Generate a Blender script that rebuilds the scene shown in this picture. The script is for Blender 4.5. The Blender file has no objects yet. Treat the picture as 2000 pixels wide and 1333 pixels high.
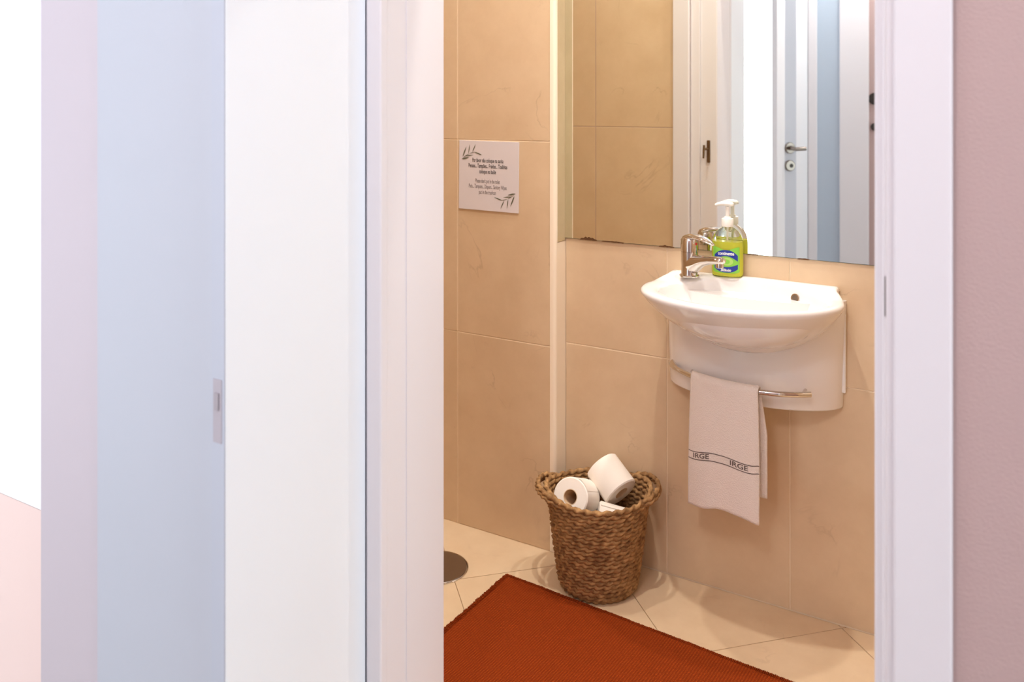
import bpy, bmesh, math, random
from mathutils import Vector, Matrix, noise
PI = math.pi
C = bpy.context.scene.collection
SC = bpy.context.scene

# ------------------------------------------------------------------ camera
# world: X runs along the basin wall (right = +X), Y towards that wall, Z up
cam_d = bpy.data.cameras.new('camera')
cam = bpy.data.objects.new('camera', cam_d); C.objects.link(cam)
cam.location = (0, 0, 1.307)
cam.rotation_euler = (math.radians(90), 0, math.radians(30.68))
cam_d.sensor_width = 36; cam_d.lens = 29.52
cam_d.shift_y = -0.2305
cam_d.clip_start = 0.02
cam_d.dof.use_dof = True; cam_d.dof.focus_distance = 2.12; cam_d.dof.aperture_fstop = 4.0
SC.camera = cam
# ------------------------------------------------------------------ view, world, daylight
SC.view_settings.view_transform = 'Standard'; SC.view_settings.look = 'None'
SC.view_settings.exposure = 0.0; SC.view_settings.gamma = 1; SC.view_settings.use_curve_mapping = False
SC.cycles.use_denoising = True
SC.cycles.max_bounces = 12; SC.cycles.glossy_bounces = 6; SC.cycles.transmission_bounces = 10; SC.cycles.diffuse_bounces = 5
SC.cycles.sample_clamp_indirect = 6.0
W = bpy.data.worlds.new('world'); SC.world = W; W.use_nodes = True
W.node_tree.nodes['Background'].inputs[0].default_value = (0.85, 0.92, 1.0, 1)
W.node_tree.nodes['Background'].inputs[1].default_value = 1.12
def area_light(name, loc, rot, sx, sy, power, col):
    l = bpy.data.lights.new(name, 'AREA'); l.shape = 'RECTANGLE'; l.size = sx; l.size_y = sy
    l.energy = power; l.color = col
    o = bpy.data.objects.new(name, l); C.objects.link(o); o.location = loc; o.rotation_euler = rot
    return o
# daylight outside the two windows of the place
area_light('daylight_side_room', (-1.95, -1.80, 1.2), (math.radians(90), 0, 0), 1.72, 2.3, 50, (0.90, 0.96, 1.0))
area_light('daylight_hall_end', (2.16, 0.2, 1.35), (0, math.radians(90), 0), 2.1, 1.3, 33, (0.80, 0.94, 1.0))

# ------------------------------------------------------------------ materials
def lin(c):
    return tuple(((x/255)/12.92 if x/255 <= 0.04045 else (((x/255)+0.055)/1.055)**2.4) for x in c) + (1,)
def mat(name, rgb, rough=0.5, metal=0.0, **k):
    m = bpy.data.materials.new(name); m.use_nodes = True
    b = m.node_tree.nodes['Principled BSDF']
    b.inputs['Base Color'].default_value = lin(rgb); b.inputs['Roughness'].default_value = rough
    b.inputs['Metallic'].default_value = metal
    for kk, v in k.items(): b.inputs[kk.replace('_', ' ')].default_value = v
    return m
def nd(m, t, **k):
    n = m.node_tree.nodes.new(t)
    for kk, v in k.items(): setattr(n, kk, v)
    return n
def add_bump(m, scale, strength, dist=0.001, detail=3, coord='Object', kind='noise'):
    L = m.node_tree.links; b = m.node_tree.nodes['Principled BSDF']
    tc = nd(m, 'ShaderNodeTexCoord')
    tx = nd(m, 'ShaderNodeTexNoise'); tx.inputs['Scale'].default_value = scale; tx.inputs['Detail'].default_value = detail
    L.new(tc.outputs[coord], tx.inputs['Vector'])
    bp = nd(m, 'ShaderNodeBump'); bp.inputs['Strength'].default_value = strength; bp.inputs['Distance'].default_value = dist
    L.new(tx.outputs['Fac'], bp.inputs['Height']); L.new(bp.outputs['Normal'], b.inputs['Normal'])
    return tx
def marble(name, base, dark, vein, rough, veinamt=0.6):
    m = mat(name, base, rough); L = m.node_tree.links; b = m.node_tree.nodes['Principled BSDF']
    geo = nd(m, 'ShaderNodeNewGeometry'); oi = nd(m, 'ShaderNodeObjectInfo')
    mul = nd(m, 'ShaderNodeMath', operation='MULTIPLY'); mul.inputs[1].default_value = 37.0
    L.new(oi.outputs['Random'], mul.inputs[0])
    add = nd(m, 'ShaderNodeVectorMath', operation='ADD')
    L.new(geo.outputs['Position'], add.inputs[0]); L.new(mul.outputs[0], add.inputs[1])
    n1 = nd(m, 'ShaderNodeTexNoise'); n1.inputs['Scale'].default_value = 7; n1.inputs['Detail'].default_value = 8; n1.inputs['Roughness'].default_value = 0.65
    L.new(add.outputs[0], n1.inputs['Vector'])
    r1 = nd(m, 'ShaderNodeValToRGB'); r1.color_ramp.elements[0].position = 0.3; r1.color_ramp.elements[1].position = 0.7
    r1.color_ramp.elements[0].color = lin(dark); r1.color_ramp.elements[1].color = lin(base)
    L.new(n1.outputs['Fac'], r1.inputs['Fac'])
    # thin sparse veins
    n2 = nd(m, 'ShaderNodeTexNoise'); n2.inputs['Scale'].default_value = 3.1; n2.inputs['Detail'].default_value = 6; n2.inputs['Distortion'].default_value = 1.2
    L.new(add.outputs[0], n2.inputs['Vector'])
    s = nd(m, 'ShaderNodeMath', operation='SUBTRACT'); s.inputs[1].default_value = 0.5; L.new(n2.outputs['Fac'], s.inputs[0])
    a = nd(m, 'ShaderNodeMath', operation='ABSOLUTE'); L.new(s.outputs[0], a.inputs[0])
    r2 = nd(m, 'ShaderNodeValToRGB'); r2.color_ramp.elements[0].position = 0.0; r2.color_ramp.elements[1].position = 0.009
    r2.color_ramp.elements[0].color = (1, 1, 1, 1); r2.color_ramp.elements[1].color = (0, 0, 0, 1)
    L.new(a.outputs[0], r2.inputs['Fac'])
    n3 = nd(m, 'ShaderNodeTexNoise'); n3.inputs['Scale'].default_value = 6.0; L.new(add.outputs[0], n3.inputs['Vector'])
    r3 = nd(m, 'ShaderNodeValToRGB'); r3.color_ramp.elements[0].position = 0.55; r3.color_ramp.elements[1].position = 0.68
    L.new(n3.outputs['Fac'], r3.inputs['Fac'])
    mm = nd(m, 'ShaderNodeMath', operation='MULTIPLY'); L.new(r2.outputs['Color'], mm.inputs[0]); L.new(r3.outputs['Color'], mm.inputs[1])
    m2 = nd(m, 'ShaderNodeMath', operation='MULTIPLY'); m2.inputs[1].default_value = veinamt; L.new(mm.outputs[0], m2.inputs[0])
    mx = nd(m, 'ShaderNodeMix', data_type='RGBA'); L.new(m2.outputs[0], mx.inputs[0]); L.new(r1.outputs['Color'], mx.inputs[6]); mx.inputs[7].default_value = lin(vein)
    L.new(mx.outputs[2], b.inputs['Base Color'])
    return m
M = {}
M['tile'] = marble('beige_stone_tile', (222, 197, 164), (211, 184, 150), (150, 118, 92), 0.38, 0.3)
M['floor'] = marble('floor_stone_tile', (226, 201, 168), (215, 188, 154), (160, 125, 95), 0.3, 0.2)
M['strip'] = marble('olive_lit_tile', (205, 186, 146), (190, 170, 130), (140, 115, 80), 0.4, 0.4)  # olive tint for how differently the upper return tile is lit
M['grout'] = mat('grout', (240, 220, 192), 0.8)
M['floor_grout'] = mat('floor_grout', (178, 146, 112), 0.85)
M['trim'] = mat('cream_trim', (250, 236, 214), 0.3)
M['white'] = mat('white_lacquer', (231, 227, 231), 0.3)
M['wall_white'] = mat('white_paint', (238, 238, 242), 0.7)
M['mauve'] = mat('mauve_paint', (190, 164, 161), 0.85)
add_bump(M['mauve'], 260, 0.35, 0.002, 4)
M['bluegrey'] = mat('blue_grey_lacquer', (200, 204, 216), 0.4)
M['frost'] = mat('frosted_glass', (184, 198, 214), 0.35)
M['ceramic'] = mat('white_ceramic', (238, 234, 232), 0.12, Coat_Weight=0.4, Coat_Roughness=0.05)
M['chrome'] = mat('chrome', (214, 208, 202), 0.06, 1.0)
M['steel'] = mat('satin_steel', (150, 140, 132), 0.33, 1.0)
M['bronze'] = mat('bronze', (120, 96, 70), 0.35, 0.9)
M['dark'] = mat('dark_plastic', (52, 42, 38), 0.5)
M['mirror'] = mat('mirror_silver', (241, 243, 236), 0.012, 1.0)
M['mirror_edge'] = mat('mirror_edge', (96, 104, 88), 0.3)
M['rust'] = mat('mirror_rust', (92, 58, 26), 0.8)
M['pump'] = mat('white_pump_plastic', (246, 243, 236), 0.35)
M['bottle'] = mat('clear_bottle', (250, 253, 244), 0.04, Transmission_Weight=1.0, IOR=1.08, Specular_IOR_Level=0.8)
M['liquid'] = mat('green_soap', (238, 240, 92), 0.12, Transmission_Weight=0.2, IOR=1.1)
M['label_green'] = mat('label_green', (132, 200, 70), 0.45)
M['label_lime'] = mat('label_lime', (176, 216, 110), 0.45)
M['label_blue'] = mat('label_blue', (26, 50, 150), 0.4)
M['label_white'] = mat('label_white', (250, 250, 250), 0.5)
M['red'] = mat('red_dot', (200, 40, 50), 0.4)
M['paper'] = mat('tissue_paper', (248, 240, 230), 0.9)
add_bump(M['paper'], 300, 0.15, 0.001)
M['card'] = mat('cardboard', (222, 192, 156), 0.9)
M['sign'] = mat('sign_board', (224, 218, 222), 0.45)
M['ink'] = mat('sign_ink', (62, 54, 52), 0.7)
M['ink2'] = mat('sign_ink_light', (118, 106, 104), 0.7)
M['leafgreen'] = mat('sign_leaf_green', (104, 104, 84), 0.7)
M['towel'] = mat('white_terry', (244, 232, 224), 0.95, Sheen_Weight=0.3)
add_bump(M['towel'], 420, 0.8, 0.003, 2)
M['towel_ink'] = mat('towel_thread', (112, 98, 92), 0.9)
M['wood_floor'] = mat('hall_floor', (158, 148, 138), 0.5)
# rope
m = mat('seagrass_rope', (150, 108, 62), 0.85); M['rope'] = m
L = m.node_tree.links; b = m.node_tree.nodes['Principled BSDF']
tc = nd(m, 'ShaderNodeTexCoord'); n = nd(m, 'ShaderNodeTexNoise'); n.inputs['Scale'].default_value = 60; n.inputs['Detail'].default_value = 3
L.new(tc.outputs['Object'], n.inputs['Vector'])
r = nd(m, 'ShaderNodeValToRGB'); r.color_ramp.elements[0].position = 0.3; r.color_ramp.elements[1].position = 0.72
r.color_ramp.elements[0].color = lin((112, 76, 40)); r.color_ramp.elements[1].color = lin((188, 146, 96))
L.new(n.outputs['Fac'], r.inputs['Fac']); L.new(r.outputs['Color'], b.inputs['Base Color'])
n2 = nd(m, 'ShaderNodeTexNoise'); n2.inputs['Scale'].default_value = 420; L.new(tc.outputs['Object'], n2.inputs['Vector'])
bp = nd(m, 'ShaderNodeBump'); bp.inputs['Strength'].default_value = 0.5; bp.inputs['Distance'].default_value = 0.002
L.new(n2.outputs['Fac'], bp.inputs['Height']); L.new(bp.outputs['Normal'], b.inputs['Normal'])
# rug weave
m = mat('rust_cotton_weave', (172, 72, 30), 0.95, Specular_IOR_Level=0.15); M['rug'] = m
L = m.node_tree.links; b = m.node_tree.nodes['Principled BSDF']
tc = nd(m, 'ShaderNodeTexCoord')
wv = nd(m, 'ShaderNodeTexWave', wave_type='BANDS', bands_direction='X'); wv.inputs['Scale'].default_value = 48; wv.inputs['Distortion'].default_value = 0.6; wv.inputs['Detail'].default_value = 2
wv2 = nd(m, 'ShaderNodeTexWave', wave_type='BANDS', bands_direction='Y'); wv2.inputs['Scale'].default_value = 66; wv2.inputs['Distortion'].default_value = 0.6
L.new(tc.outputs['Object'], wv.inputs['Vector']); L.new(tc.outputs['Object'], wv2.inputs['Vector'])
ad = nd(m, 'ShaderNodeMath', operation='MULTIPLY'); L.new(wv.outputs['Fac'], ad.inputs[0]); L.new(wv2.outputs['Fac'], ad.inputs[1])
r = nd(m, 'ShaderNodeValToRGB'); r.color_ramp.elements[0].color = lin((124, 44, 6)); r.color_ramp.elements[1].color = lin((166, 72, 16))
L.new(ad.outputs[0], r.inputs['Fac']); L.new(r.outputs['Color'], b.inputs['Base Color'])
bp = nd(m, 'ShaderNodeBump'); bp.inputs['Strength'].default_value = 0.6; bp.inputs['Distance'].default_value = 0.003
L.new(ad.outputs[0], bp.inputs['Height']); L.new(bp.outputs['Normal'], b.inputs['Normal'])
# lamp lens
m = mat('lamp_lens', (255, 240, 215), 0.4); M['lens'] = m
b = m.node_tree.nodes['Principled BSDF']; b.inputs['Emission Color'].default_value = (1, 0.83, 0.62, 1); b.inputs['Emission Strength'].default_value = 3

# ------------------------------------------------------------------ mesh helpers
class MB:
    def __init__(s): s.v = []; s.f = []
    def add(s, v, f):
        o = len(s.v); s.v += [tuple(p) for p in v]; s.f += [tuple(i+o for i in q) for q in f]; return s
    def box(s, x0, x1, y0, y1, z0, z1):
        if x0 > x1: x0, x1 = x1, x0
        if y0 > y1: y0, y1 = y1, y0
        v = [(x, y, z) for x in (x0, x1) for y in (y0, y1) for z in (z0, z1)]
        return s.add(v, [(0,1,3,2), (4,6,7,5), (0,4,5,1), (2,3,7,6), (0,2,6,4), (1,5,7,3)])
    def rings(s, rs, closed=True, cap0=True, cap1=True, loop=False):
        o = len(s.v); n = len(rs[0])
        for q in rs: s.v += [tuple(p) for p in q]
        m = len(rs)
        for i in range(m if loop else m-1):
            i2 = (i+1) % m
            for j in range(n if closed else n-1):
                k = (j+1) % n
                s.f.append((o+i*n+j, o+i*n+k, o+i2*n+k, o+i2*n+j))
        if closed and not loop:
            if cap0: s.f.append(tuple(o+j for j in reversed(range(n))))
            if cap1: s.f.append(tuple(o+(m-1)*n+j for j in range(n)))
        return s
    def lathe(s, prof, n=32, c=(0, 0, 0), cap0=True, cap1=True, sx=1, sy=1):
        return s.rings([[(c[0]+r*sx*math.cos(2*PI*j/n), c[1]+r*sy*math.sin(2*PI*j/n), c[2]+z) for j in range(n)] for r, z in prof], True, cap0, cap1)
    def tube(s, path, rad, n=12, fx=1, fz=1, cap=True):
        path = [Vector(p) for p in path]; rs = []
        for i, p in enumerate(path):
            t = (path[min(i+1, len(path)-1)] - path[max(i-1, 0)]).normalized()
            up = Vector((0, 0, 1)) if abs(t.z) < 0.95 else Vector((0, 1, 0))
            a = t.cross(up).normalized(); u = a.cross(t).normalized()
            r = rad[i] if isinstance(rad, (list, tuple)) else rad
            ra, rb = r if isinstance(r, tuple) else (r*fx, r*fz)
            rs.append([p + a*(ra*math.cos(2*PI*j/n)) + u*(rb*math.sin(2*PI*j/n)) for j in range(n)])
        return s.rings(rs, True, cap, cap)
    def mesh(s, name, smooth=None):
        me = bpy.data.meshes.new(name); me.from_pydata(s.v, [], s.f); me.update()
        bm = bmesh.new(); bm.from_mesh(me); bmesh.ops.recalc_face_normals(bm, faces=bm.faces); bm.to_mesh(me); bm.free()
        if smooth:
            for p in me.polygons: p.use_smooth = True
            me.set_sharp_from_angle(angle=math.radians(smooth))
        return me
def link(name, me, m, parent=None):
    o = bpy.data.objects.new(name, me); C.objects.link(o)
    if m is not None and not me.materials: me.materials.append(m)
    if parent is not None: o.parent = parent
    return o
def obj(name, mb, m, parent=None, smooth=None, bevel=0):
    me = mb.mesh(name, smooth)
    o = link(name, me, m, parent)
    if bevel:
        bv = o.modifiers.new('bevel', 'BEVEL'); bv.width = bevel; bv.segments = 2; bv.limit_method = 'ANGLE'; bv.angle_limit = math.radians(40)
    return o
def tag(o, label, cat, group=None):
    o['label'] = label; o['category'] = cat
    if group: o['group'] = group
    return o
def thing(name, label, cat, loc=(0, 0, 0), rotz=0, group=None):
    o = bpy.data.objects.new(name, None); C.objects.link(o); o.empty_display_size = 0.05
    o.location = loc; o.rotation_euler = (0, 0, rotz)
    return tag(o, label, cat, group)
def struct(name, mb, m, label=None, cat=None):
    o = obj(name, mb, m) if mb else thing(name, label, cat)
    o['kind'] = 'structure'
    if label: tag(o, label, cat)
    return o
def copy_tree(o, parent=None):
    c = o.copy(); C.objects.link(c); c.parent = parent
    for ch in [x for x in o.children]: copy_tree(ch, c)
    return c
def text_mesh(body, size, sx=1.0, bold=0.0, align='CENTER'):
    cu = bpy.data.curves.new('t', 'FONT'); cu.body = body; cu.size = size; cu.align_x = align; cu.align_y = 'CENTER'
    cu.offset = bold; cu.resolution_u = 3
    t = bpy.data.objects.new('t', cu); C.objects.link(t)
    dg = bpy.context.evaluated_depsgraph_get()
    me = bpy.data.meshes.new_from_object(t.evaluated_get(dg))
    v = [(p.co.x*sx, p.co.y) for p in me.vertices]; f = [tuple(p.vertices) for p in me.polygons]
    bpy.data.objects.remove(t); bpy.data.curves.remove(cu); bpy.data.meshes.remove(me)
    return v, f
_sh = {}
def tile_box(w, d, h):
    k = (round(w, 4), round(d, 4), round(h, 4))
    if k not in _sh:
        mb = MB(); b = 0.0012   # chamfered slab: front face at y=0 towards -y
        mb.rings([[(-w/2, d, -h/2), (w/2, d, -h/2), (w/2, d, h/2), (-w/2, d, h/2)],
                  [(-w/2, b, -h/2), (w/2, b, -h/2), (w/2, b, h/2), (-w/2, b, h/2)],
                  [(-w/2+b, 0, -h/2+b), (w/2-b, 0, -h/2+b), (w/2-b, 0, h/2-b), (-w/2+b, 0, h/2-b)]])
        _sh[k] = mb.mesh('tile')
    return _sh[k]
rnd = random.Random(5)
def tiled(parent, xs, zs, y, face, m, gap=0.0022, d=0.008):
    """tiles on a wall parallel to X; face=-1 looks towards -Y, +1 towards +Y"""
    for i in range(len(xs)-1):
        for j in range(len(zs)-1):
            x0, x1, z0, z1 = xs[i], xs[i+1], zs[j], zs[j+1]
            o = link('tile', tile_box(x1-x0-gap, d, z1-z0-gap), m, parent)
            o.location = ((x0+x1)/2, y + rnd.uniform(-0.0003, 0.0003), (z0+z1)/2)
            if face > 0: o.rotation_euler = (0, 0, PI)

# ------------------------------------------------------------------ bathroom shell
WY = 2.234           # face of the basin wall
SY = 2.170           # face of the boxed-out wall on the left
CX = -1.140          # corner where the box-out ends
DY0, DY1 = 1.17, 1.36   # doorway wall: hall face, bathroom face
H = 2.75
wb = struct('wall_back', MB().box(CX-0.1, 0.36, WY+0.0014, WY+0.15, -0.002, H), M['grout'], 'beige stone tiled wall behind the wash basin', 'wall')
ZR = [0.001, 0.6, 1.2, 1.8, 2.4, 2.74]
tiled(wb, [CX, -0.823, -0.490, -0.157, 0.176, 0.31], ZR, WY, -1, M['tile'])
wl = struct('wall_back_left', MB().box(-2.62, CX-0.0085, SY+0.0014, WY+0.15, -0.002, H), M['grout'], 'boxed-out beige tiled wall carrying the square notice', 'wall')
tiled(wl, [-2.6, -2.484, -2.151, -1.818, -1.485, -1.156], ZR, SY, -1, M['tile'])
# corner trim (quarter round, full height) and the return, its uneven light put into two facing colours
q = []
for z in (0.001, H):
    q.append([(-1.1575, SY+0.012, z), (-1.1575, SY-0.0015, z)] + [(-1.150+0.0105*math.sin(a), SY+0.009-0.0105*math.cos(a), z) for a in [k*PI/2/8 for k in range(9)]] + [(-1.1395, SY+0.012, z)])
t1 = struct('trim_1', None, None, 'narrow cream corner trim running up the edge of the tiled box-out', 'trim')
obj('corner_bead', MB().rings(q), M['trim'], t1, smooth=40)
obj('return_panel', MB().box(CX-0.008, CX, SY+0.0125, WY-0.0005, 0.001, 0.904), M['trim'], t1)
obj('lit_return_tile', MB().box(CX-0.008, CX+0.0012, SY+0.0125, WY-0.0045, 0.9055, H-0.01), M['strip'], t1)
wlft = struct('wall_left', MB().box(-2.75, -2.6, DY1-0.1, WY, 0, H), M['tile'], 'tiled end wall of the bathroom, out of sight to the left', 'wall')
wr = struct('wall_right', MB().box(0.31, 0.45, DY1+0.001, WY, 0, H), M['tile'], 'tiled end wall of the bathroom behind the right jamb', 'wall')
struct('ceiling', MB().box(-2.75, 0.5, DY1-0.19, WY+0.15, H, H+0.1), M['wall_white'], 'white bathroom ceiling', 'ceiling')
# doorway wall: left piece (tiled towards the bathroom), right piece, lintel
wf = struct('wall_front_left', MB().box(-2.62, -1.052, DY0, DY1-0.0014, 0, H), M['mauve'], 'doorway wall left of the bathroom door, tiled inside', 'wall')
tiled(wf, [-2.6, -2.444, -2.111, -1.778, -1.445, -1.116], [0.001, 0.62, 1.22, 1.82, 2.42, 2.74], DY1, 1, M['tile'])
struct('wall_front_right', MB().box(-0.098, 2.1, DY0, DY1, 0, H), M['mauve'], 'mauve painted hall wall right of the bathroom door', 'wall')
struct('wall_front_top', MB().box(-1.052, -0.098, DY0, DY1, 2.08, H), M['mauve'], 'mauve lintel above the bathroom door', 'wall')

# floor: screed plus diagonal 45 cm tiles
fl = struct('floor', MB().box(-2.6, 0.31, DY0-0.02, WY+0.1, -0.1, -0.0022), M['floor_grout'], 'cream stone bathroom floor laid diagonally', 'floor')
def clip(poly, ax, lim, keep_gt):
    out = []
    for i in range(len(poly)):
        a, b_ = poly[i], poly[(i+1) % len(poly)]
        ia = (a[ax] > lim) == keep_gt; ib = (b_[ax] > lim) == keep_gt
        if ia: out.append(a)
        if ia != ib:
            t = (lim-a[ax])/(b_[ax]-a[ax]); out.append((a[0]+(b_[0]-a[0])*t, a[1]+(b_[1]-a[1])*t))
    return out
T = 0.636; g = 0.0016
for i in range(-8, 10):
    for j in range(-8, 10):
        # p = s+d , q = d-s with s=-x, d=y
        p0, p1 = 2.585+T*i+g, 2.585+T*(i+1)-g; q0, q1 = 0.59+T*j+g, 0.59+T*(j+1)-g
        poly = [((q-p)/2, (p+q)/2) for p, q in ((p0, q0), (p0, q1), (p1, q1), (p1, q0))]
        for ax, lim, gt in ((0, -2.598, True), (0, 0.308, False), (1, DY0-0.018, True), (1, WY-0.002, False)):
            if poly: poly = clip(poly, ax, lim, gt)
        if len(poly) < 3: continue
        cx = sum(p[0] for p in poly)/len(poly); cy = sum(p[1] for p in poly)/len(poly)
        if max(p[0] for p in poly)-min(p[0] for p in poly) < 0.01: continue
        mb = MB(); mb.rings([[(x-cx, y-cy, -0.002) for x, y in poly], [(x-cx, y-cy, 0) for x, y in poly]])
        o = obj('floor_tile', mb, M['floor'], fl); o.location = (cx, cy, 0)

# ------------------------------------------------------------------ bathroom door frame (structure)
d1 = struct('door_1', None, None, 'white lacquered frame of the open bathroom doorway', 'door frame')
W_ = M['white']; HZ = 2.06
obj('jamb_lining', MB().box(-1.0, -0.952, 1.158, 1.3405, 0, HZ), W_, d1, bevel=0.002)
obj('door_stop', MB().box(-0.9525, -0.950, 1.224, 1.3400, 0, HZ), W_, d1)
obj('rear_jamb', MB().box(-1.016, -0.9515, 1.30, 1.342, 0, HZ), W_, d1, bevel=0.002)
obj('rear_step', MB().box(-1.052, -1.015, 1.30, 1.353, 0, HZ), W_, d1, bevel=0.002)
obj('rear_casing', MB().box(-1.1145, -1.050, 1.3565, 1.373, 0, HZ), W_, d1, bevel=0.004)
obj('hall_casing', MB().box(-0.9835, -0.950, 1.150, 1.1695, 0, HZ), W_, d1, bevel=0.003)
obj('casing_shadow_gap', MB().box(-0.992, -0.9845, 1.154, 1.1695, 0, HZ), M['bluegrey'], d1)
obj('jamb_lining', MB().box(-0.155, -0.0985, 1.203, 1.342, 0, HZ), W_, d1, bevel=0.003)
obj('door_stop', MB().box(-0.1445, -0.0985, 1.194, 1.204, 0, HZ), W_, d1, bevel=0.003)
obj('rear_casing', MB().box(-0.099, -0.04, 1.3605, 1.373, 0, HZ), W_, d1, bevel=0.004)
obj('jamb_edge', MB().box(-0.136, -0.125, 1.156, 1.195, 0, HZ), W_, d1, bevel=0.004)
obj('hall_casing', MB().box(-0.1262, -0.0605, 1.150, 1.1695, 0, HZ), W_, d1, bevel=0.003)
obj('head_lining', MB().box(-0.9515, -0.1555, 1.17, 1.342, HZ-0.06, HZ), W_, d1)
obj('hall_casing', MB().box(-0.9835, -0.0605, 1.150, 1.1695, HZ+0.0005, HZ+0.07), W_, d1, bevel=0.003)
sp = obj('strike_plate', MB().box(-0.1405, -0.1345, 1.1925, 1.196, 1.028, 1.086), mat('strike_grey', (196, 186, 192), 0.4), d1)
obj('strike_slot', MB().box(-0.1412, -0.1392, 1.1922, 1.1935, 1.031, 1.083), M['dark'], sp)
# small bronze turn latch on the bathroom side of the left jamb
lt = obj('turn_latch', MB().box(-0.989, -0.976, 1.3418, 1.348, 1.089, 1.174), M['bronze'], d1, bevel=0.003)
obj('latch_neck', MB().tube([(-0.984, 1.348, 1.141), (-0.994, 1.362, 1.141)], 0.0045, 10), M['bronze'], lt, smooth=40)
obj('latch_lever', MB().tube([(-0.994, 1.362, 1.156), (-0.995, 1.363, 1.135), (-0.996, 1.364, 1.106)], [0.0045, 0.0045, 0.0035], 10), M['bronze'], lt, smooth=40)

# ------------------------------------------------------------------ hall and side room
struct('floor_hall', MB().box(-3.1, 2.1, -1.7, DY0-0.02, -0.1, -0.002), M['wood_floor'], 'hall floor in front of the bathroom', 'floor')
struct('ceiling_hall', MB().box(-3.1, 2.1, -1.7, DY0, H, H+0.1), M['wall_white'], 'white hall ceiling', 'ceiling')
# open white door leaf beside the bathroom frame, latch edge towards the camera
d2 = struct('door_2', None, None, 'white door leaf standing open beside the bathroom frame, edge towards the viewer', 'door')
obj('leaf', MB().box(-1.013, -0.9845, 0.840, 1.150, 0.006, 2.04), mat('cool_white_lacquer', (243, 249, 255), 0.3), d2, bevel=0.002)
obj('edge_shade', MB().box(-1.0128, -0.9848, 0.8385, 0.8402, 0.006, 2.04), mat('edge_shade_grey', (176, 180, 192), 0.5), d2)  # grey laid over the white leaf edge to shade it against the rear light
lp = obj('latch_plate', MB().box(-1.008, -0.990, 0.8375, 0.8388, 0.812, 0.905), mat('painted_plate', (168, 160, 168), 0.5), d2)
obj('latch_bolt', MB().box(-1.003, -0.995, 0.835, 0.8374, 0.86, 0.885), mat('dull_bolt', (158, 150, 156), 0.5), lp)
# pier with blue-white facing behind that leaf, then the window wall of the side room
struct('wall_hall_left', MB().box(-1.325, -1.0135, 0.862, DY0-0.0005, 0, H), mat('pier_paint', (178, 181, 191), 0.5), 'pale blue-grey pier behind the open white door leaf', 'wall')
d3 = struct('trim_2', MB().box(-1.505, -1.3255, 0.870, 1.02, 0, H), mat('pinkish_white', (188, 178, 185), 0.5), 'pinkish white wall edge left of the blue-grey pier', 'trim')
# side room wall at the far left: white above, pale rose below
struct('wall_side_room', MB().box(-2.8, -1.506, 0.90, 1.02, 0.55, H), M['wall_white'], 'sunlit white wall of the side room at the far left edge', 'wall')
struct('wall_side_room_low', MB().box(-2.8, -1.506, 0.90, 1.02, 0, 0.549), mat('pale_rose_paint', (230, 205, 198), 0.8), 'pale rose lower wall of the side room at the far left edge', 'wall')
struct('wall_side_room_end', MB().box(-3.1, -2.8, -1.7, 1.02, 0, H), M['wall_white'], 'white end wall of the side room', 'wall')
# rear of the side room: a tall window whose light shows in the mirror
struct('wall_rear_sill', MB().box(-2.8, -1.064, -1.75, -1.65, 0, 0.1), M['wall_white'], 'low wall under the side room window', 'wall')
struct('wall_rear_head', MB().box(-2.8, -1.064, -1.75, -1.65, 2.28, H), M['wall_white'], 'wall over the side room window', 'wall')
w1 = struct('window_1', None, None, 'tall bright side room window, its daylight seen in the mirror', 'window')
for x0, x1, z0, z1 in ((-2.799, -2.74, 0.101, 2.279), (-1.20, -1.065, 0.101, 2.279), (-2.74, -1.20, 0.101, 0.16), (-2.74, -1.20, 2.22, 2.279), (-2.0, -1.94, 0.16, 2.22)):
    obj('window_frame', MB().box(x0, x1, -1.73, -1.68, z0, z1), M['wall_white'], w1)
struct('wall_side_partition', MB().box(-1.062, -1.036, -1.65, 0.03, 0, H), M['wall_white'], 'white partition end between hall and side room', 'wall')
BY = -0.75
struct('wall_rear', MB().box(-1.034, 2.1, BY-0.12, BY, 0, H), M['mauve'], 'mauve wall at the back of the hall', 'wall')
struct('wall_hall_right_low', MB().box(2.1, 2.2, -1.7, DY1, 0, 0.3), M['wall_white'], 'low wall under the hall end window', 'wall')
struct('wall_hall_right_top', MB().box(2.1, 2.2, -1.7, DY1, 2.4, H), M['wall_white'], 'wall strip over the hall end window', 'wall')
struct('wall_hall_right_side', MB().box(2.1, 2.2, -1.7, -0.45, 0.301, 2.399), M['wall_white'], 'wall beside the hall end window', 'wall')
struct('wall_hall_right_jamb', MB().box(2.1, 2.2, 0.85, DY1, 0.301, 2.399), M['wall_white'], 'wall on the far side of the hall end window', 'wall')

sxs = [1.1003, 0.9829, 0.857, 0.6986]     # edges of the casing and pane on the rear wall, metres left of the camera
w2 = struct('window_2', None, None, 'narrow frosted blue-grey glass panel in white casing, seen in the mirror', 'window')
obj('casing', MB().box(-1.0335, -sxs[1], BY+0.0005, BY+0.02, 0, 2.2), W_, w2, bevel=0.004)
obj('casing', MB().box(-sxs[2], -sxs[3], BY+0.0005, BY+0.02, 0, 2.2), W_, w2, bevel=0.004)
obj('pane', MB().box(-sxs[1], -sxs[2], BY+0.0005, BY+0.008, 0.05, 2.2), M['frost'], w2)
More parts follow.
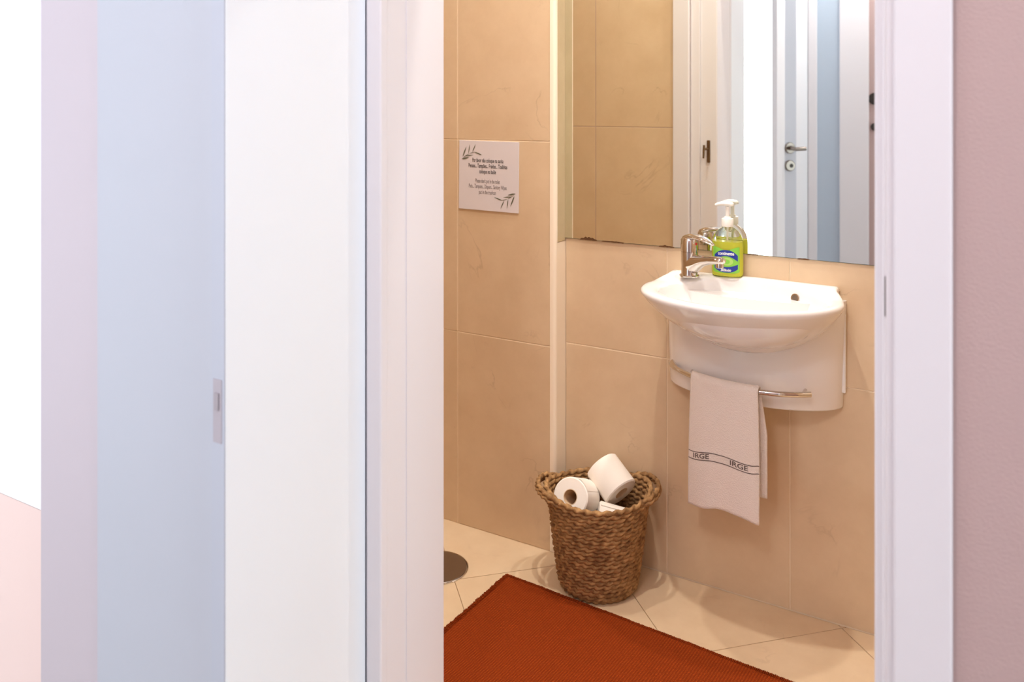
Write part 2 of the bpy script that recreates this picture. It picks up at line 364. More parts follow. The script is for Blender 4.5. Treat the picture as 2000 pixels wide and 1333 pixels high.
# narrow blue-grey door standing at an angle with lever handle
ang = math.radians(45)
ax_, ay_ = -1.0533, -0.1320
d4 = struct('door_3', None, None, 'blue-white door with lever handle, seen in the mirror', 'door')
ex, ey = math.cos(ang), -math.sin(ang)   # along the leaf, away from the viewer's image
nx, ny = math.sin(ang), math.cos(ang)    # its face
def leafpt(a, n_, z): return (ax_+ex*a+nx*n_, ay_+ey*a+ny*n_, z)
def leafbox(a0, a1, n0, n1, z0, z1):
    v = [leafpt(a, n_, z) for a in (a0, a1) for n_ in (n0, n1) for z in (z0, z1)]
    return MB().add(v, [(0,1,3,2), (4,6,7,5), (0,4,5,1), (2,3,7,6), (0,2,6,4), (1,5,7,3)])
obj('leaf', leafbox(-0.03, 0.092, -0.02, 0, 0.006, 2.04), M['bluegrey'], d4)
def disc(a, n0, n1, z, r0, r1):
    rs = []
    for n_, r_ in ((n0, r0), (n0+(n1-n0)*0.6, r0), (n1, r1)):
        rs.append([leafpt(a+r_*math.cos(t), n_, z+r_*math.sin(t)) for t in [2*PI*k/24 for k in range(24)]])
    return MB().rings(rs)
hr = obj('handle_rose', disc(0.052, 0, 0.010, 1.078, 0.030, 0.027), M['steel'], d4, smooth=40)
obj('lever', MB().tube([leafpt(0.052, 0.01, 1.078), leafpt(0.05, 0.05, 1.074), leafpt(0.052, 0.056, 1.074), leafpt(0.112, 0.057, 1.076)], 0.0105, 12), M['steel'], hr, smooth=50)
lr = obj('lock_rose', disc(0.052, 0, 0.012, 0.983, 0.030, 0.026), M['steel'], d4, smooth=40)
obj('keyhole', disc(0.056, 0.0121, 0.0125, 0.983, 0.011, 0.010), M['dark'], lr)
# two dark round switches on the mauve hall wall, showing at the mirror's right edge
for z, r_, lab in ((1.344, 0.034, 'larger upper dark round switch on the mauve wall, at the mirror edge'), (1.182, 0.022, 'smaller lower dark round switch on the mauve wall, at the mirror edge')):
    sx_ = -0.6686
    t = thing('wall_switch', lab, 'switch', (sx_, BY, z), group='dark switches on the hall wall')
    for nm, y0, y1, ra in (('base_plate', 0.0005, 0.006, r_), ('rocker', 0.006, 0.014, r_*0.7)):
        obj(nm, MB().rings([[(ra*math.cos(a), y, ra*math.sin(a)) for a in [2*PI*k/24 for k in range(24)]] for y in (y0, y1)]), M['dark'], t, smooth=40)

# ------------------------------------------------------------------ ceiling downlights in the bathroom
def downlight(x, y, power, lab):
    t = thing('downlight', lab, 'lamp', (x, y, H), group='bathroom ceiling downlights')
    obj('ring', MB().rings([[(r_*math.cos(a), r_*math.sin(a), z) for a in [2*PI*k/32 for k in range(32)]] for r_, z in ((0.050, -0.0005), (0.050, -0.006), (0.040, -0.008), (0.038, -0.0005))], loop=True), M['steel'], t, smooth=40)
    obj('lens', MB().lathe([(0.037, -0.0005), (0.037, -0.004)], 32), M['lens'], t)
    l = bpy.data.lights.new('downlight_lamp', 'SPOT'); l.energy = power; l.color = (1.0, 0.965, 0.90); l.spot_size = math.radians(125); l.spot_blend = 1.0; l.shadow_soft_size = 0.022
    o = bpy.data.objects.new('downlight_lamp', l); C.objects.link(o); o.parent = t; o.location = (0, 0, -0.015)
downlight(-0.36, 1.96, 54, 'ceiling downlight over the wash basin')
downlight(-2.05, 1.50, 24, 'ceiling downlight over the shower end of the bathroom')
downlight(-1.15, 1.88, 46, 'ceiling downlight in the middle of the bathroom')
downlight(-0.72, 1.47, 76, 'added fill downlight just inside the bathroom door')  # extra lamp, unseen, added to brighten basin front, towel and basin wall
# added hall lamp, unseen, lifts the whites at the back of the hall
t = thing('hall_fill_lamp', 'added unseen round ceiling lamp brightening the hall', 'lamp', (-0.40, -0.42, H))
obj('ring', MB().lathe([(0.16, -0.0005), (0.16, -0.03), (0.15, -0.04)], 40), M['white'], t, smooth=40)
obj('diffuser', MB().lathe([(0.149, -0.0405), (0.14, -0.055), (0.09, -0.068), (0.01, -0.072)], 40), M['lens'], t, smooth=60)
l = bpy.data.lights.new('hall_fill_light', 'POINT'); l.energy = 34; l.color = (0.97, 0.98, 1.0); l.shadow_soft_size = 0.12
o = bpy.data.objects.new('hall_fill_light', l); C.objects.link(o); o.parent = t; o.location = (0, 0, -0.21)

# ------------------------------------------------------------------ mirror
t = thing('wall_mirror', 'large frameless wall mirror above the wash basin', 'mirror', (0, 0, 0))
mx0, mx1, mz0, mz1 = -1.1385, -0.17, 0.913, 1.98
obj('glass', MB().box(mx0, mx1, WY-0.0045, WY-0.0042, mz0, mz1), M['mirror'], t)
obj('backing', MB().box(mx0, mx1, WY-0.0041, WY-0.0004, mz0-0.0012, mz1), M['mirror_edge'], t)
rr = random.Random(3)
def blob(x0, x1, h, name='silver_decay'):
    n = 22; top = []; bot = []
    for k in range(n+1):
        u = k/n; x = x0+(x1-x0)*u
        e = math.sin(PI*u)**0.6
        top.append((x, WY-0.0047, mz0+h*e*(0.35+0.65*abs(noise.noise((x*90, 3.1, 0)))*1.6)))
        bot.append((x, WY-0.0047, mz0-0.0016-0.0008*rr.random()))
    mb = MB(); mb.rings([top, bot], closed=False)
    obj(name, mb, M['rust'], t)
blob(-1.090, -1.035, 0.011); blob(-0.845, -0.80, 0.005); blob(-1.02, -0.95, 0.0035); blob(-0.60, -0.57, 0.003); blob(-0.47, -0.44, 0.0025)

# ------------------------------------------------------------------ wash basin
BX = -0.586
t = thing('wash_basin', 'white ceramic wall-hung wash basin with chrome towel rail below the mirror', 'wash basin', (BX, WY, 0))
# local frame: x along wall, v = distance from the wall (world y = -v)
N = 128; PC = (0.0, 0.165)
def outer(a):
    dx, dv = math.cos(a), math.sin(a); best = 0
    A, B, cv = 0.250, 0.190, 0.135
    ox, ov = PC[0], PC[1]-cv
    qa = (dx/A)**2+(dv/B)**2; qb = 2*(ox*dx/A**2+ov*dv/B**2); qc = (ox/A)**2+(ov/B)**2-1
    best = (-qb+math.sqrt(qb*qb-4*qa*qc))/(2*qa)
    # ledge rectangle |x|<0.219, v in 0..0.165
    if dv < 0:
        r_ = 1e9
        if abs(dx) > 1e-9: r_ = min(r_, 0.219/abs(dx))
        r_ = min(r_, PC[1]/-dv)
        best = max(best, r_)
        best = min(best, (PC[1]-0.0008)/-dv)
    return (PC[0]+dx*best, PC[1]+dv*best)
def inner(a, k=1.0):
    # ellipse centred (0.014, 0.172)
    return (0.014*k+0.207*k*math.cos(a), 0.168+0.134*k*math.sin(a))
def sstep(x): x = max(0, min(1, x)); return x*x*(3-2*x)
ZRIM = 0.836
angs = [2*PI*k/N for k in range(N)]
# make sure ledge corners get their own vertices
for cx_, cv_ in ((0.219, 0.0), (-0.219, 0.0)):
    a = math.atan2(cv_-PC[1], cx_-PC[0]) % (2*PI)
    k = min(range(N), key=lambda i: abs(angs[i]-a)); angs[k] = a
def zdeck(x, v):
    return ZRIM + 0.0175*sstep((0.105-v)/0.075)
rings = []
# bowl from drain up
for k, z in ((0.06, 0.7180), (0.25, 0.7205), (0.45, 0.727), (0.62, 0.739), (0.76, 0.757), (0.87, 0.780), (0.94, 0.803), (0.975, 0.822), (0.99, 0.831)):
    ring = []
    for a in angs:
        x, v = inner(a, 1.0); x = 0.014+(x-0.014)*k; v = 0.172+(v-0.172)*(k if math.sin(a) > 0 else (k**0.75))
        zz = z + (zdeck(x, v)-ZRIM)*sstep((z-0.75)/0.08)
        ring.append((x, -v, zz))
    rings.append(ring)
for f, dz in ((0.0, -0.0012), (0.16, 0.0012), (0.4, 0.002), (0.65, 0.0018), (0.86, 0.0), (0.96, -0.004), (1.0, -0.010)):
    ring = []
    for a in angs:
        xi, vi = inner(a); xo, vo = outer(a)
        x = xi+(xo-xi)*f; v = vi+(vo-vi)*f
        ring.append((x, -v, zdeck(x, v)+dz))
    rings.append(ring)
for z, sx_, sv in ((0.819, 0.985, 0.985), (0.805, 0.952, 0.945), (0.788, 0.900, 0.89), (0.770, 0.838, 0.82), (0.752, 0.768, 0.74), (0.735, 0.690, 0.65), (0.719, 0.605, 0.56), (0.705, 0.520, 0.475), (0.692, 0.44, 0.40), (0.680, 0.36, 0.33)):
    ring = []
    for a in angs:
        xo, vo = outer(a); lim = 0.243
        ring.append((xo*sx_, -(vo*sv), z))
    rings.append(ring)
basin = obj('basin', MB().rings(rings), M['ceramic'], t, smooth=50)
# shroud under the bowl
def shr(x, half, dep): return dep*max(0, 1-abs(x/half)**2.3)**0.62
rs = []
for z, half, dep in ((0.5475, 0.221, 0.098), (0.549, 0.2245, 0.1035), (0.553, 0.226, 0.106), (0.65, 0.229, 0.110), (0.745, 0.232, 0.114), (0.818, 0.2345, 0.116)):
    ring = []
    for k in range(49):
        u = -math.cos(PI*k/48); x = half*u; ring.append((x, -max(0.001, shr(x, half, dep)), z))
    ring += [(half, -0.001, z), (-half, -0.001, z)][::1] if False else []
    rs.append(ring)
obj('shroud', MB().rings(rs), M['ceramic'], t, smooth=50)
obj('back_flange', MB().box(-0.215, 0.2335, -0.010, -0.0008, 0.587, 0.785), M['ceramic'], t, bevel=0.003)
# overflow ring on the rear inner slope of the bowl
from mathutils.bvhtree import BVHTree
bv_ = BVHTree.FromPolygons([v_.co.copy() for v_ in basin.data.vertices], [tuple(p.vertices) for p in basin.data.polygons])
hit, hn, _, _ = bv_.ray_cast(Vector((0.118, -0.17, 0.838)), Vector((0.05, 1.0, -0.16)).normalized())
oc = hit+Vector((0, 0, 0.002)); on = hn if hn.y < 0 else -hn
oa = on.cross(Vector((0, 0, 1))).normalized(); ou = oa.cross(on)
def odisc(r0, n0, r1, n1): return [[oc+on*n_+oa*(r_*math.cos(a))+ou*(r_*math.sin(a)) for a in [2*PI*k/24 for k in range(24)]] for r_, n_ in ((r0, n0), (r1, n1))]
og = obj('overflow_ring', MB().rings(odisc(0.0125, -0.004, 0.0112, 0.0040)), M['chrome'], t, smooth=40)
obj('overflow_hole', MB().rings(odisc(0.0082, 0.0, 0.0082, 0.0044)), M['steel'], og)
obj('drain', MB().lathe([(0.022, 0.0), (0.022, 0.003), (0.016, 0.005)], 24, (0.014, -0.172, 0.7178)), M['chrome'], t, smooth=40)
# towel rail
RAIL = [(-0.204, 0.044), (-0.186, 0.070), (-0.155, 0.098), (-0.110, 0.124), (-0.05, 0.144), (0.02, 0.152), (0.09, 0.144), (0.14, 0.124), (0.168, 0.104)]
def crv(pts, n):
    out = []
    for i in range(len(pts)-1):
        p = [Vector(pts[max(0, min(len(pts)-1, i+d))]) for d in (-1, 0, 1, 2)]
        for k in range(n):
            u = k/n
            out.append(0.5*((2*p[1])+(-p[0]+p[2])*u+(2*p[0]-5*p[1]+4*p[2]-p[3])*u*u+(-p[0]+3*p[1]-3*p[2]+p[3])*u**3))
    out.append(Vector(pts[-1])); return out
rail = crv(RAIL, 8)
RZ = 0.602
rp = [(p[0], -p[1], RZ) for p in rail]
nR = len(rp)
rad = [(0.0068+0.003*max(0, 1-i/10), 0.0068+0.006*max(0, 1-i/10)) for i in range(nR)]
tr = obj('towel_rail', MB().tube(rp, rad, 14), M['chrome'], t, smooth=60)
obj('rail_mount', MB().tube([(-0.207, -0.02, RZ), (-0.204, -0.046, RZ)], [0.010, 0.010], 12), M['chrome'], tr, smooth=40)
obj('rail_mount', MB().tube([(-0.134, -0.085, RZ+0.004), (-0.133, -0.110, RZ)], 0.0045, 10), M['chrome'], tr, smooth=40)
obj('rail_mount', MB().tube([(0.150, -0.07, RZ), (0.152, -0.113, RZ)], 0.0045, 10), M['chrome'], tr, smooth=40)

# ------------------------------------------------------------------ towel
def rail_at(x):
    for i in range(len(rail)-1):
        if rail[i][0] <= x <= rail[i+1][0]:
            u = (x-rail[i][0])/(rail[i+1][0]-rail[i][0]); return rail[i][1]+(rail[i+1][1]-rail[i][1])*u
    return 0.1
TX0, TX1 = -0.124, 0.056
def towel_pt(u, z, side, off=0.0):
    """u 0..1 across, z height, side +1 front layer / -1 back layer"""
    h = max(0, (RZ-z))/0.32
    x = TX0+(TX1-TX0)*u
    v = rail_at(x)
    if side > 0:
        x = x + (-0.004 + 0.010*u)*math.sin(h*2.2)*0.6 - 0.003*h*(1-u)
        wob = 0.006*h*math.sin(u*5.2+0.6) + 0.0025*h*math.sin(u*11+2+z*9)
        vv = v + 0.0125 + wob + 0.004*h
    else:
        x = x + 0.016*min(1, h*3)*u
        wob = 0.004*h*math.sin(u*6+1)
        vv = v - 0.0125 + wob - 0.004*h
    return Vector((BX+x, WY-vv-off*side, z))
def hem(u): return 0.279+0.015*sstep(u/0.45)-0.012*sstep((u-0.55)/0.45)+0.0015*math.sin(u*17)
tw = thing('hand_towel', 'white hand towel with dark lettered band hanging on the basin rail', 'towel', (BX+(TX0+TX1)/2, WY-0.15, 0.28))
tinv = Matrix.Translation(-tw.location)
rows = []
NU = 40
for k in range(49):      # front, bottom to top
    f = k/48; rows.append([towel_pt(j/NU, hem(j/NU)+(RZ-hem(j/NU))*f, 1) for j in range(NU+1)])
for k in range(1, 8):
    a = PI*k/8
    rr_ = []
    for j in range(NU+1):
        u = j/NU; A = towel_pt(u, RZ, 1); B = towel_pt(u, RZ, -1); mid = (A+B)/2
        rr_.append(mid+(A-mid)*math.cos(a)+Vector((0, 0, 0.0125))*math.sin(a))
    rows.append(rr_)
for k in range(0, 33):
    f = k/32; rows.append([towel_pt(j/NU, RZ+(0.338-RZ)*f, -1) for j in range(NU+1)])
tmb = MB(); tmb.rings([[tinv @ p for p in r_] for r_ in rows], closed=False)
tc_ = obj('cloth', tmb, M['towel'], tw, smooth=80)
so = tc_.modifiers.new('thick', 'SOLIDIFY'); so.thickness = 0.004; so.offset = 0
def band_z(u): return -0.006+0.0125*sstep(u/0.4)-0.008*sstep((u-0.5)/0.4)+0.003*sstep((u-0.9)/0.1)
def on_towel(v, f, name, m, parent):
    mb = MB(); mb.add([tinv @ towel_pt(u, z, 1, 0.0027) for u, z in v], f); return obj(name, mb, m, parent)
for zc in (0.4235, 0.4045):
    v = []; f = []
    for k in range(41):
        u = k/40; z = zc+band_z(u); v += [(u, z-0.0011), (u, z+0.0011)]
        if k: f.append((2*k-2, 2*k, 2*k+1, 2*k-1))
    on_towel(v, f, 'band_stripe', M['towel_ink'], tc_)
for uc in (0.20, 0.735):
    v, f = text_mesh('IRGE', 0.0168, 1.28, 0.00035)
    on_towel([(uc+x/(TX1-TX0), 0.414+y+band_z(uc+x/(TX1-TX0))) for x, y in v], f, 'band_lettering', M['towel_ink'], tc_)

# ------------------------------------------------------------------ tap
t = thing('basin_tap', 'chrome single-lever mixer tap on the left corner of the wash basin', 'tap', (-0.733, WY-0.074, 0.8525), math.radians(-22))
# local x = spout direction
obj('base_flange', MB().lathe([(0.0265, 0.0), (0.0265, 0.003), (0.0245, 0.005)], 32), M['chrome'], t, smooth=40)
bd = obj('body', MB().lathe([(0.0225, 0.004), (0.0215, 0.015), (0.0212, 0.03), (0.0222, 0.05), (0.0228, 0.066), (0.0218, 0.0665), (0.0218, 0.068), (0.0230, 0.0685), (0.0232, 0.084), (0.0220, 0.096), (0.0180, 0.105), (0.010, 0.109), (0.002, 0.110)], 32), M['chrome'], t, smooth=50)
sp_ = obj('spout', MB().tube([(0.0, 0, 0.034), (0.012, 0, 0.0355), (0.022, 0, 0.0385), (0.034, 0, 0.0435), (0.05, 0, 0.0485), (0.07, 0, 0.0525), (0.09, 0, 0.0545), (0.106, 0, 0.0555), (0.113, 0, 0.0555)], [(0.0215, 0.033), (0.0212, 0.029), (0.0205, 0.0235), (0.0190, 0.0175), (0.0172, 0.0135), (0.0158, 0.0115), (0.0148, 0.0105), (0.0135, 0.0098), (0.009, 0.006)], 20), M['chrome'], t, smooth=60)
obj('aerator', MB().lathe([(0.0095, 0.0), (0.0105, 0.001), (0.0105, 0.014)], 20, (0.100, 0, 0.037)), M['chrome'], sp_, smooth=40)
lv = obj('lever', MB().tube([(-0.018, 0, 0.094), (-0.006, 0, 0.102), (0.010, 0, 0.1065), (0.03, 0, 0.1070), (0.05, 0, 0.1035), (0.068, 0, 0.0975), (0.080, 0, 0.0925)], [(0.014, 0.006), (0.020, 0.0085), (0.0205, 0.008), (0.0175, 0.0062), (0.0145, 0.005), (0.0115, 0.0042), (0.006, 0.002)], 18), M['chrome'], t, smooth=60)
obj('indicator_dot', MB().rings([[(0.0225+n_, 0.0035*math.cos(a), 0.088+0.0035*math.sin(a)) for a in [2*PI*k/16 for k in range(16)]] for n_ in (0.0, 0.0012)]), M['red'], bd)

# ------------------------------------------------------------------ soap bottle
SB = (-0.6445, WY-0.0275, 0.8545)
t = thing('soap_bottle', 'clear pump bottle of yellow-green liquid soap with blue label on the basin', 'bottle', SB, math.radians(6))
def oval(w, d, z, n=48, e=2.6):
    return [(w*math.copysign(abs(math.cos(a))**(2/e), math.cos(a)), d*math.copysign(abs(math.sin(a))**(2/e), math.sin(a)), z) for a in [2*PI*k/n for k in range(n)]]
PR = [(0.036, 0.0185, 0.0), (0.0395, 0.0215, 0.003), (0.0405, 0.0225, 0.010), (0.0405, 0.0225, 0.075), (0.0395, 0.0222, 0.092), (0.0355, 0.021, 0.107), (0.028, 0.0185, 0.119), (0.0185, 0.0155, 0.127), (0.0125, 0.0122, 0.131), (0.0125, 0.0122, 0.136)]
btl = obj('bottle_shell', MB().rings([oval(w, d, z, e=2.0+0.8*(w > 0.02)) for w, d, z in PR]), M['bottle'], t, smooth=50)
LQ = [(w-0.0016, d-0.0016, max(z, 0.0015)) for w, d, z in PR[:5]]
obj('soap_liquid', MB().rings([oval(w, d, z, e=2.8) for w, d, z in LQ]), M['liquid'], t, smooth=50)
obj('dip_tube', MB().tube([(0, 0, 0.094), (0, 0, 0.13)], 0.0028, 10), M['pump'], t, smooth=60)
obj('pump_collar', MB().lathe([(0.0150, 0.131), (0.0155, 0.133), (0.0155, 0.150), (0.0145, 0.1525), (0.010, 0.1535), (0.008, 0.1575)], 28), M['pump'], t, smooth=40)
ps = obj('pump_stem', MB().lathe([(0.0052, 0.1575), (0.0050, 0.184)], 16), M['pump'], t, smooth=40)
obj('pump_head', MB().tube([(0.016, 0, 0.189), (0.010, 0, 0.190), (0.0, 0, 0.1915), (-0.012, -0.001, 0.1915), (-0.024, -0.002, 0.189), (-0.032, -0.003, 0.1865)], [(0.006, 0.003), (0.0115, 0.0062), (0.0125, 0.0068), (0.0095, 0.0062), (0.0065, 0.005), (0.004, 0.003)], 16), M['pump'], ps, smooth=70)
def on_bottle(v, f, off, name, m, parent):   # wrap flat (x,z) shapes round the bottle front
    e = 2.8; w, d = 0.0405, 0.0225
    out = []
    for x, z in v:
        q_ = max(0, 1-abs(x/w)**e); out.append((x, -(d*q_**(1/e))-off, z))
    mb = MB(); mb.add(out, f); return obj(name, mb, m, parent)
def grid_shape(x0, x1, fn, n=24):   # strip between fn(x) -> (z0,z1)
    v = []; f = []
    for k in range(n+1):
        x = x0+(x1-x0)*k/n; a, b_ = fn(x); v += [(x, a), (x, b_)]
        if k: f.append((2*k-2, 2*k, 2*k+1, 2*k-1))
    return v, f
LB = 0.0340
lab = on_bottle(*grid_shape(-LB, LB, lambda x: (0.011+0.004*(abs(x)/LB)**6, 0.080-0.010*math.cos(x/LB*PI/2)**2*0.9)), 0.0004, 'label', M['label_green'], t)
on_bottle(*grid_shape(-0.030, 0.030, lambda x: (0.0515-0.008*(abs(x)/0.030)**2+0.004*math.cos(x*60), 0.0715-0.014*(abs(x)/0.030)**2.5)), 0.0008, 'label_blue_upper', M['label_blue'], lab)
on_bottle(*grid_shape(-0.030, 0.030, lambda x: (0.0125+0.010*(abs(x)/0.030)**2.5, 0.027+0.008*(abs(x)/0.030)**2)), 0.0008, 'label_blue_lower', M['label_blue'], lab)
def ell(cx, cz, a, b_, n=24): return [(cx+a*math.cos(2*PI*k/n), cz+b_*math.sin(2*PI*k/n)) for k in range(n)], [tuple(range(n))]
v, f = grid_shape(-0.0135, 0.0185, lambda x: (0.0415-0.0105*math.sqrt(max(0, 1-((x-0.0025)/0.016)**2)), 0.0415+0.0105*math.sqrt(max(0, 1-((x-0.0025)/0.016)**2))))
on_bottle(v, f, 0.0008, 'label_lime_swirl', M['label_lime'], lab)
v, f = grid_shape(-0.008, 0.010, lambda x: (0.041-0.006*math.sqrt(max(0, 1-((x-0.001)/0.009)**2)), 0.041+0.006*math.sqrt(max(0, 1-((x-0.001)/0.009)**2))))
on_bottle(v, f, 0.0011, 'label_green_swirl', M['label_green'], lab)
for s_, zc, sz, xx in (('continente', 0.0622, 0.0118, 0.82), ('300ml\u212e', 0.0185, 0.0096, 0.92)):
    v, f = text_mesh(s_, sz, xx, 0.0003)
    on_bottle([(x, y+zc) for x, y in v], f, 0.0013, 'label_lettering', M['label_white'], lab)

# ------------------------------------------------------------------ notice
t = thing('notice_sign', 'square white notice with two leaf sprigs on the tiled wall', 'sign', (-1.370, SY, 1.0905))
t.rotation_euler = (0, math.radians(0.6), 0)
Y0 = -0.0035
S2 = 0.1075
obj('board', MB().box(-S2, S2, Y0, -0.0004, -S2+0.001, S2-0.001), M['sign'], t, bevel=0.0006)
def flat(v, f, name, m, off=0.0004):
    mb = MB(); mb.add([(x, Y0-off, z) for x, z in v], f); return obj(name, mb, m, t)
for s_, z, m_, wid in (('Por favor não coloque na sanita', 0.0465, 'ink', 0.112), ('Pensos... Tampões... Fraldas... Toalhitas', 0.0295, 'ink', 0.140), ('coloque no balde', 0.0125, 'ink', 0.060), ("Please don't put in the toilet", -0.0165, 'ink2', 0.088), ('Pads... Tampons... Diapers... Sanitary Wipes', -0.0335, 'ink2', 0.136), ('put in the trashcan', -0.0505, 'ink2', 0.062)):
    v, f = text_mesh(s_, 0.0175, 1.0, 0.0003 if m_ == 'ink' else 0.0001)
    w0 = max(x for x, y in v)-min(x for x, y in v)
    flat([(x*wid/w0-0.002, y+z) for x, y in v], f, 'lettering', M[m_])
def leaf(x0, z0, x1, z1, w):
    d = Vector((x1-x0, z1-z0)); L_ = d.length; d /= L_; n_ = Vector((-d.y, d.x)); a = []; b_ = []
    for k in range(9):
        u = k/8; c = Vector((x0, z0))+d*L_*u; ww = w*math.sin(PI*u)**0.8*(1-0.35*u)
        a.append(tuple(c+n_*ww)); b_.append(tuple(c-n_*ww))
    v = a+b_; f = [(k, k+1, 9+k+1, 9+k) for k in range(8)]
    return v, f
def sprig(sg):
    stem = [(-0.024, 0.064), (-0.048, 0.072), (-0.070, 0.066), (-0.094, 0.052)]
    par = None
    for i in range(3):
        v, f = leaf(*(c*sg for c in stem[i]), *(c*sg for c in stem[i+1]), 0.0011); o = flat(v, f, 'sprig_stem', M['leafgreen'], 0.0004)
    for x0, z0, x1, z1, w in ((-0.058, 0.071, -0.046, 0.096, 0.0018), (-0.072, 0.066, -0.068, 0.095, 0.0020), (-0.094, 0.055, -0.080, 0.088, 0.0026), (-0.086, 0.058, -0.054, 0.062, 0.0018), (-0.098, 0.048, -0.070, 0.054, 0.0030), (-0.052, 0.0715, -0.022, 0.063, 0.0020)):
        v, f = leaf(x0*sg, z0*sg, x1*sg, z1*sg, w); flat(v, f, 'sprig_leaf', M['leafgreen'], 0.0006)
sprig(1); sprig(-1)

# ------------------------------------------------------------------ basket
BK = (-0.968, 2.091, 0)
t = thing('rope_basket', 'round brown seagrass rope basket with two loop handles holding toilet rolls', 'basket', BK, math.radians(30.68))
def rope(path, r0, closed, twist, n=10, lob=0.30, strands=2):
    """twisted two-strand rope along a path"""
    m_ = len(path); rs = []; s_ = 0
    for i, p in enumerate(path):
        pa = path[(i-1) % m_] if closed else path[max(0, i-1)]; pb = path[(i+1) % m_] if closed else path[min(m_-1, i+1)]
        tt = (pb-pa).normalized(); up = Vector((0, 0, 1)); a = tt.cross(up)
        if a.length < 0.05: a = tt.cross(Vector((0, 1, 0)))
        a.normalize(); u = a.cross(tt).normalized()
        ph = twist*i/m_*2*PI
        ring = []
        for j in range(n):
            q_ = 2*PI*j/n
            rad_ = r0*(1+lob*math.cos(strands*q_-ph)) * (1+0.10*noise.noise((p*160)))
            ring.append(p+a*(rad_*math.cos(q_))+u*(rad_*math.sin(q_)))
        rs.append(ring)
    return MB().rings(rs, loop=closed)
NC = 23; hC = 0.0112
def prof(z): 
    u = z/0.25; return 0.098+0.034*(u**0.75)
for k in range(NC):
    z = 0.0075+k*hC; r_ = prof(z)
    if k == 0: r_ -= 0.006
    lift = sstep((k-17)/5)
    path = []
    nseg = 168
    for i in range(nseg):
        a = 2*PI*i/nseg; ear = abs(math.cos(a))**5
        rr_ = r_+0.0012*noise.noise((math.cos(a)*2+k*3.1, math.sin(a)*2, k*0.7))+0.010*lift*ear
        path.append(Vector((rr_*math.cos(a), rr_*math.sin(a), z+0.016*lift*ear+0.0015*noise.noise((math.cos(a)*1.5, math.sin(a)*1.5, k*0.13)))))
    o = obj('rope_coil', rope(path, 0.0062, True, 30+(k % 3), lob=0.36), M['rope'], t, smooth=70)
for sg in (-1, 1):      # loop handles: two ropes each
    for dz, dr in ((0, 0.0), (0.010, 0.003)):
        path = []
        for i in range(49):
            u = i/48*2-1; a = u*0.62
            out_ = (1-u*u)**0.55
            rr_ = 0.134+(0.029+dr)*out_; z = 0.250+0.008+(0.018)*out_-dz
            path.append(Vector((sg*rr_*math.cos(a), rr_*math.sin(a), z)))
        obj('loop_handle', rope(path, 0.0058, False, 10, lob=0.28), M['rope'], t, smooth=70)
obj('base_disc', MB().lathe([(0.088, 0.002), (0.092, 0.006), (0.09, 0.012)], 40), M['rope'], t, smooth=40)

# ------------------------------------------------------------------ toilet rolls
def roll(name, lab, center, axis, spin=0):
    t = thing(name, lab, 'toilet roll', center, group='toilet rolls in the rope basket')
    t.rotation_euler = Vector(axis).to_track_quat('Z', 'Y').to_euler()
    R, r_, h = 0.0500, 0.0200, 0.0460
    pr = [(r_, -h), (R-0.003, -h), (R, -h+0.003), (R, h-0.003), (R-0.003, h), (r_, h)]
    n = 48
    obj('paper', MB().rings([[(q*math.cos(2*PI*k/n), q*math.sin(2*PI*k/n), z) for k in range(n)] for q, z in pr], loop=True), M['paper'], t, smooth=40)
    obj('cardboard_core', MB().rings([[(q*math.cos(2*PI*k/n), q*math.sin(2*PI*k/n), z) for k in range(n)] for q, z in ((r_-0.0002, -h-0.0002), (r_-0.0002, h+0.0002), (r_-0.0018, h+0.0002), (r_-0.0018, -h-0.0002))], loop=True), M['card'], t, smooth=40)
    # loose sheet edge
    sh = []
    for k in range(9):
        a = spin+0.10*k; q = R+0.0006+0.0012*(k/8)
        sh.append([(q*math.cos(a), q*math.sin(a), z) for z in (-h+0.002, h-0.002)])
    obj('loose_sheet', MB().rings(sh, closed=False), M['paper'], t, smooth=60)
def off(rt, fw, up):    # offsets from the basket centre along the picture's right, depth and height
    c, s_ = math.cos(math.radians(30.68)), math.sin(math.radians(30.68))
    return (BK[0]+rt*c-fw*s_, BK[1]+rt*s_+fw*c, up)
def dirv(rt, fw, up):
    o_ = off(rt, fw, up); return (o_[0]-BK[0], o_[1]-BK[1], up)
roll('toilet_roll', 'white toilet roll at the left of the basket, hollow end facing out', off(-0.058, -0.006, 0.238), dirv(-0.44, -0.80, 0.40), 0.5)
roll('toilet_roll', 'tilted white toilet roll standing highest at the right of the basket', off(0.042, 0.044, 0.266), dirv(0.50, -0.62, -0.52), 2.6)
roll('toilet_roll', 'lowest white toilet roll, half hidden at the front of the basket', off(0.036, -0.036, 0.177), dirv(0.92, -0.1, -0.22), 1.0)

# ------------------------------------------------------------------ rug
A = Vector((-1.200, 1.997)); ra = math.atan2(1.953-1.997, -0.431+1.200)
t = thing('bath_rug', 'rust orange woven cotton rug lying on the bathroom floor', 'rug', (A.x, A.y, 0), ra)
LX, LY = 0.86, 0.56
mb = MB(); nx_, ny_ = 86, 56
def rugz(x, y): return 0.0055+0.0012*noise.noise((x*6, y*6, 0.3))
rs = []
shear = 0.035
def rugxy(u, w):
    x = LX*u + shear*w*LY*0.9; y = -LY*w
    x += 0.0025*noise.noise((0.3, y*14, 1))*(1-u); y += 0.0022*noise.noise((x*14, 2.2, 0))*(1 if w < 0.02 else 0.3)
    return x, y
top = [[(*rugxy(i/nx_, j/ny_), 0) for i in range(nx_+1)] for j in range(ny_+1)]
top = [[(x, y, rugz(x, y)) for x, y, _ in r_] for r_ in top]
n0 = nx_+1
v = [p for r_ in top for p in r_]; f = []
for j in range(ny_):
    for i in range(nx_): f.append((j*n0+i, j*n0+i+1, (j+1)*n0+i+1, (j+1)*n0+i))
mb.add(v, f)
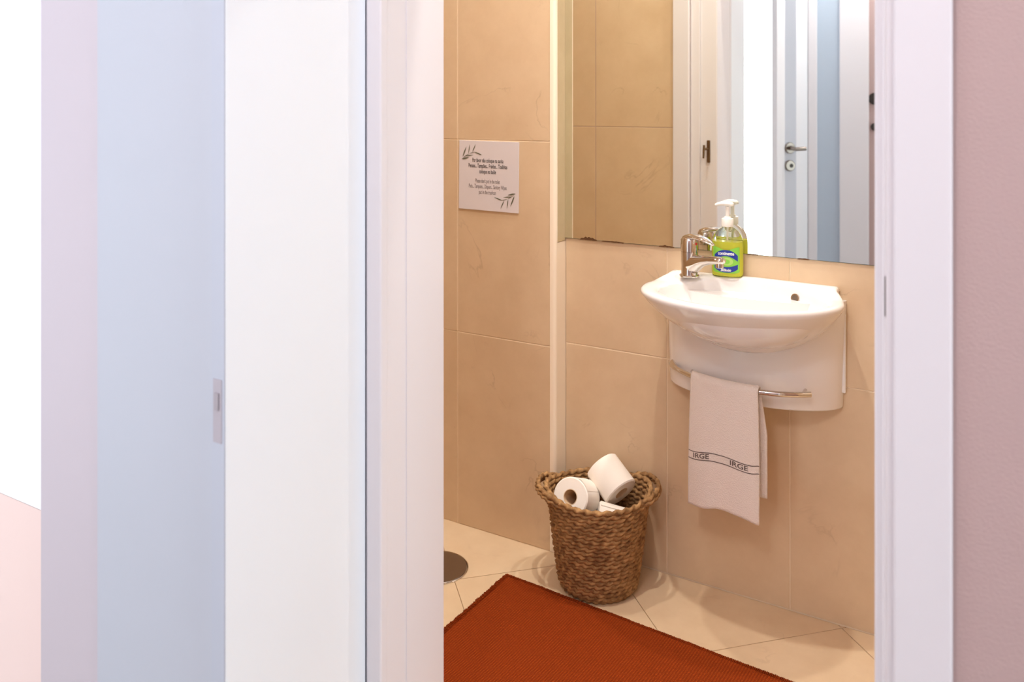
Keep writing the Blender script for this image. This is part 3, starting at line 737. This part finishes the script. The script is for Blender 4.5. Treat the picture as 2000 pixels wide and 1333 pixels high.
edge = [j for j in range(n0)] + [j*n0+nx_ for j in range(1, ny_+1)] + [ny_*n0+i for i in range(nx_-1, -1, -1)] + [j*n0 for j in range(ny_-1, 0, -1)]
bo = len(mb.v); mb.v += [(mb.v[i][0], mb.v[i][1], 0.0008) for i in edge]
for k in range(len(edge)):
    k2 = (k+1) % len(edge); mb.f.append((edge[k], edge[k2], bo+k2, bo+k))
obj('weave', mb, M['rug'], t, smooth=40)
# stitched hems with short thread tufts
def tufts(name, side, n):
    mb = MB(); r3 = random.Random(8+side)
    for k in range(n):
        w = (k+0.5)/n
        if side == 0: x, y = rugxy(0, w); dx, dy = -1, 0; tx, ty = 0, 1; hw = LY/n*0.42
        else: x, y = rugxy(w, 0); dx, dy = 0, 1; tx, ty = 1, 0; hw = LX/n*0.42
        ln = (0.006 if side == 0 else 0.0032)*(0.7+0.6*r3.random()); z = 0.0068; j = r3.uniform(-0.001, 0.001)
        p0 = (x-dx*0.010, y-dy*0.010)
        q = []
        for s_, hh in ((0, 0.6), (0.5, 1.0), (1.0, 0.45)):
            cx_ = p0[0]+dx*(0.010+ln)*s_+tx*j*s_; cy_ = p0[1]+dy*(0.010+ln)*s_+ty*j*s_
            zt = (z+0.0012*r3.random()) if s_ < 1 else 0.0045
            q.append([(cx_-tx*hw*hh, cy_-ty*hw*hh, 0.0012), (cx_-tx*hw*hh*0.6, cy_-ty*hw*hh*0.6, zt), (cx_+tx*hw*hh*0.6, cy_+ty*hw*hh*0.6, zt), (cx_+tx*hw*hh, cy_+ty*hw*hh, 0.0012)])
        mb.rings(q)
    o = obj(name, mb, M['rug'], t); o['kind'] = 'stuff'
tufts('thread_fringe', 0, 110); tufts('thread_hem', 1, 220)

# ------------------------------------------------------------------ floor drain
t = thing('floor_drain', 'round stainless steel drain cover set in the floor by the left jamb', 'drain', (-1.391, 1.930, 0))
obj('rim', MB().rings([[(q*math.cos(2*PI*k/64), q*math.sin(2*PI*k/64), z) for k in range(64)] for q, z in ((0.088, 0.0003), (0.0885, 0.002), (0.086, 0.0035), (0.084, 0.0003))], loop=True), M['chrome'], t, smooth=40)
obj('cover', MB().lathe([(0.0835, 0.0003), (0.0835, 0.0028), (0.0825, 0.0034)], 64), M['steel'], t, smooth=30)
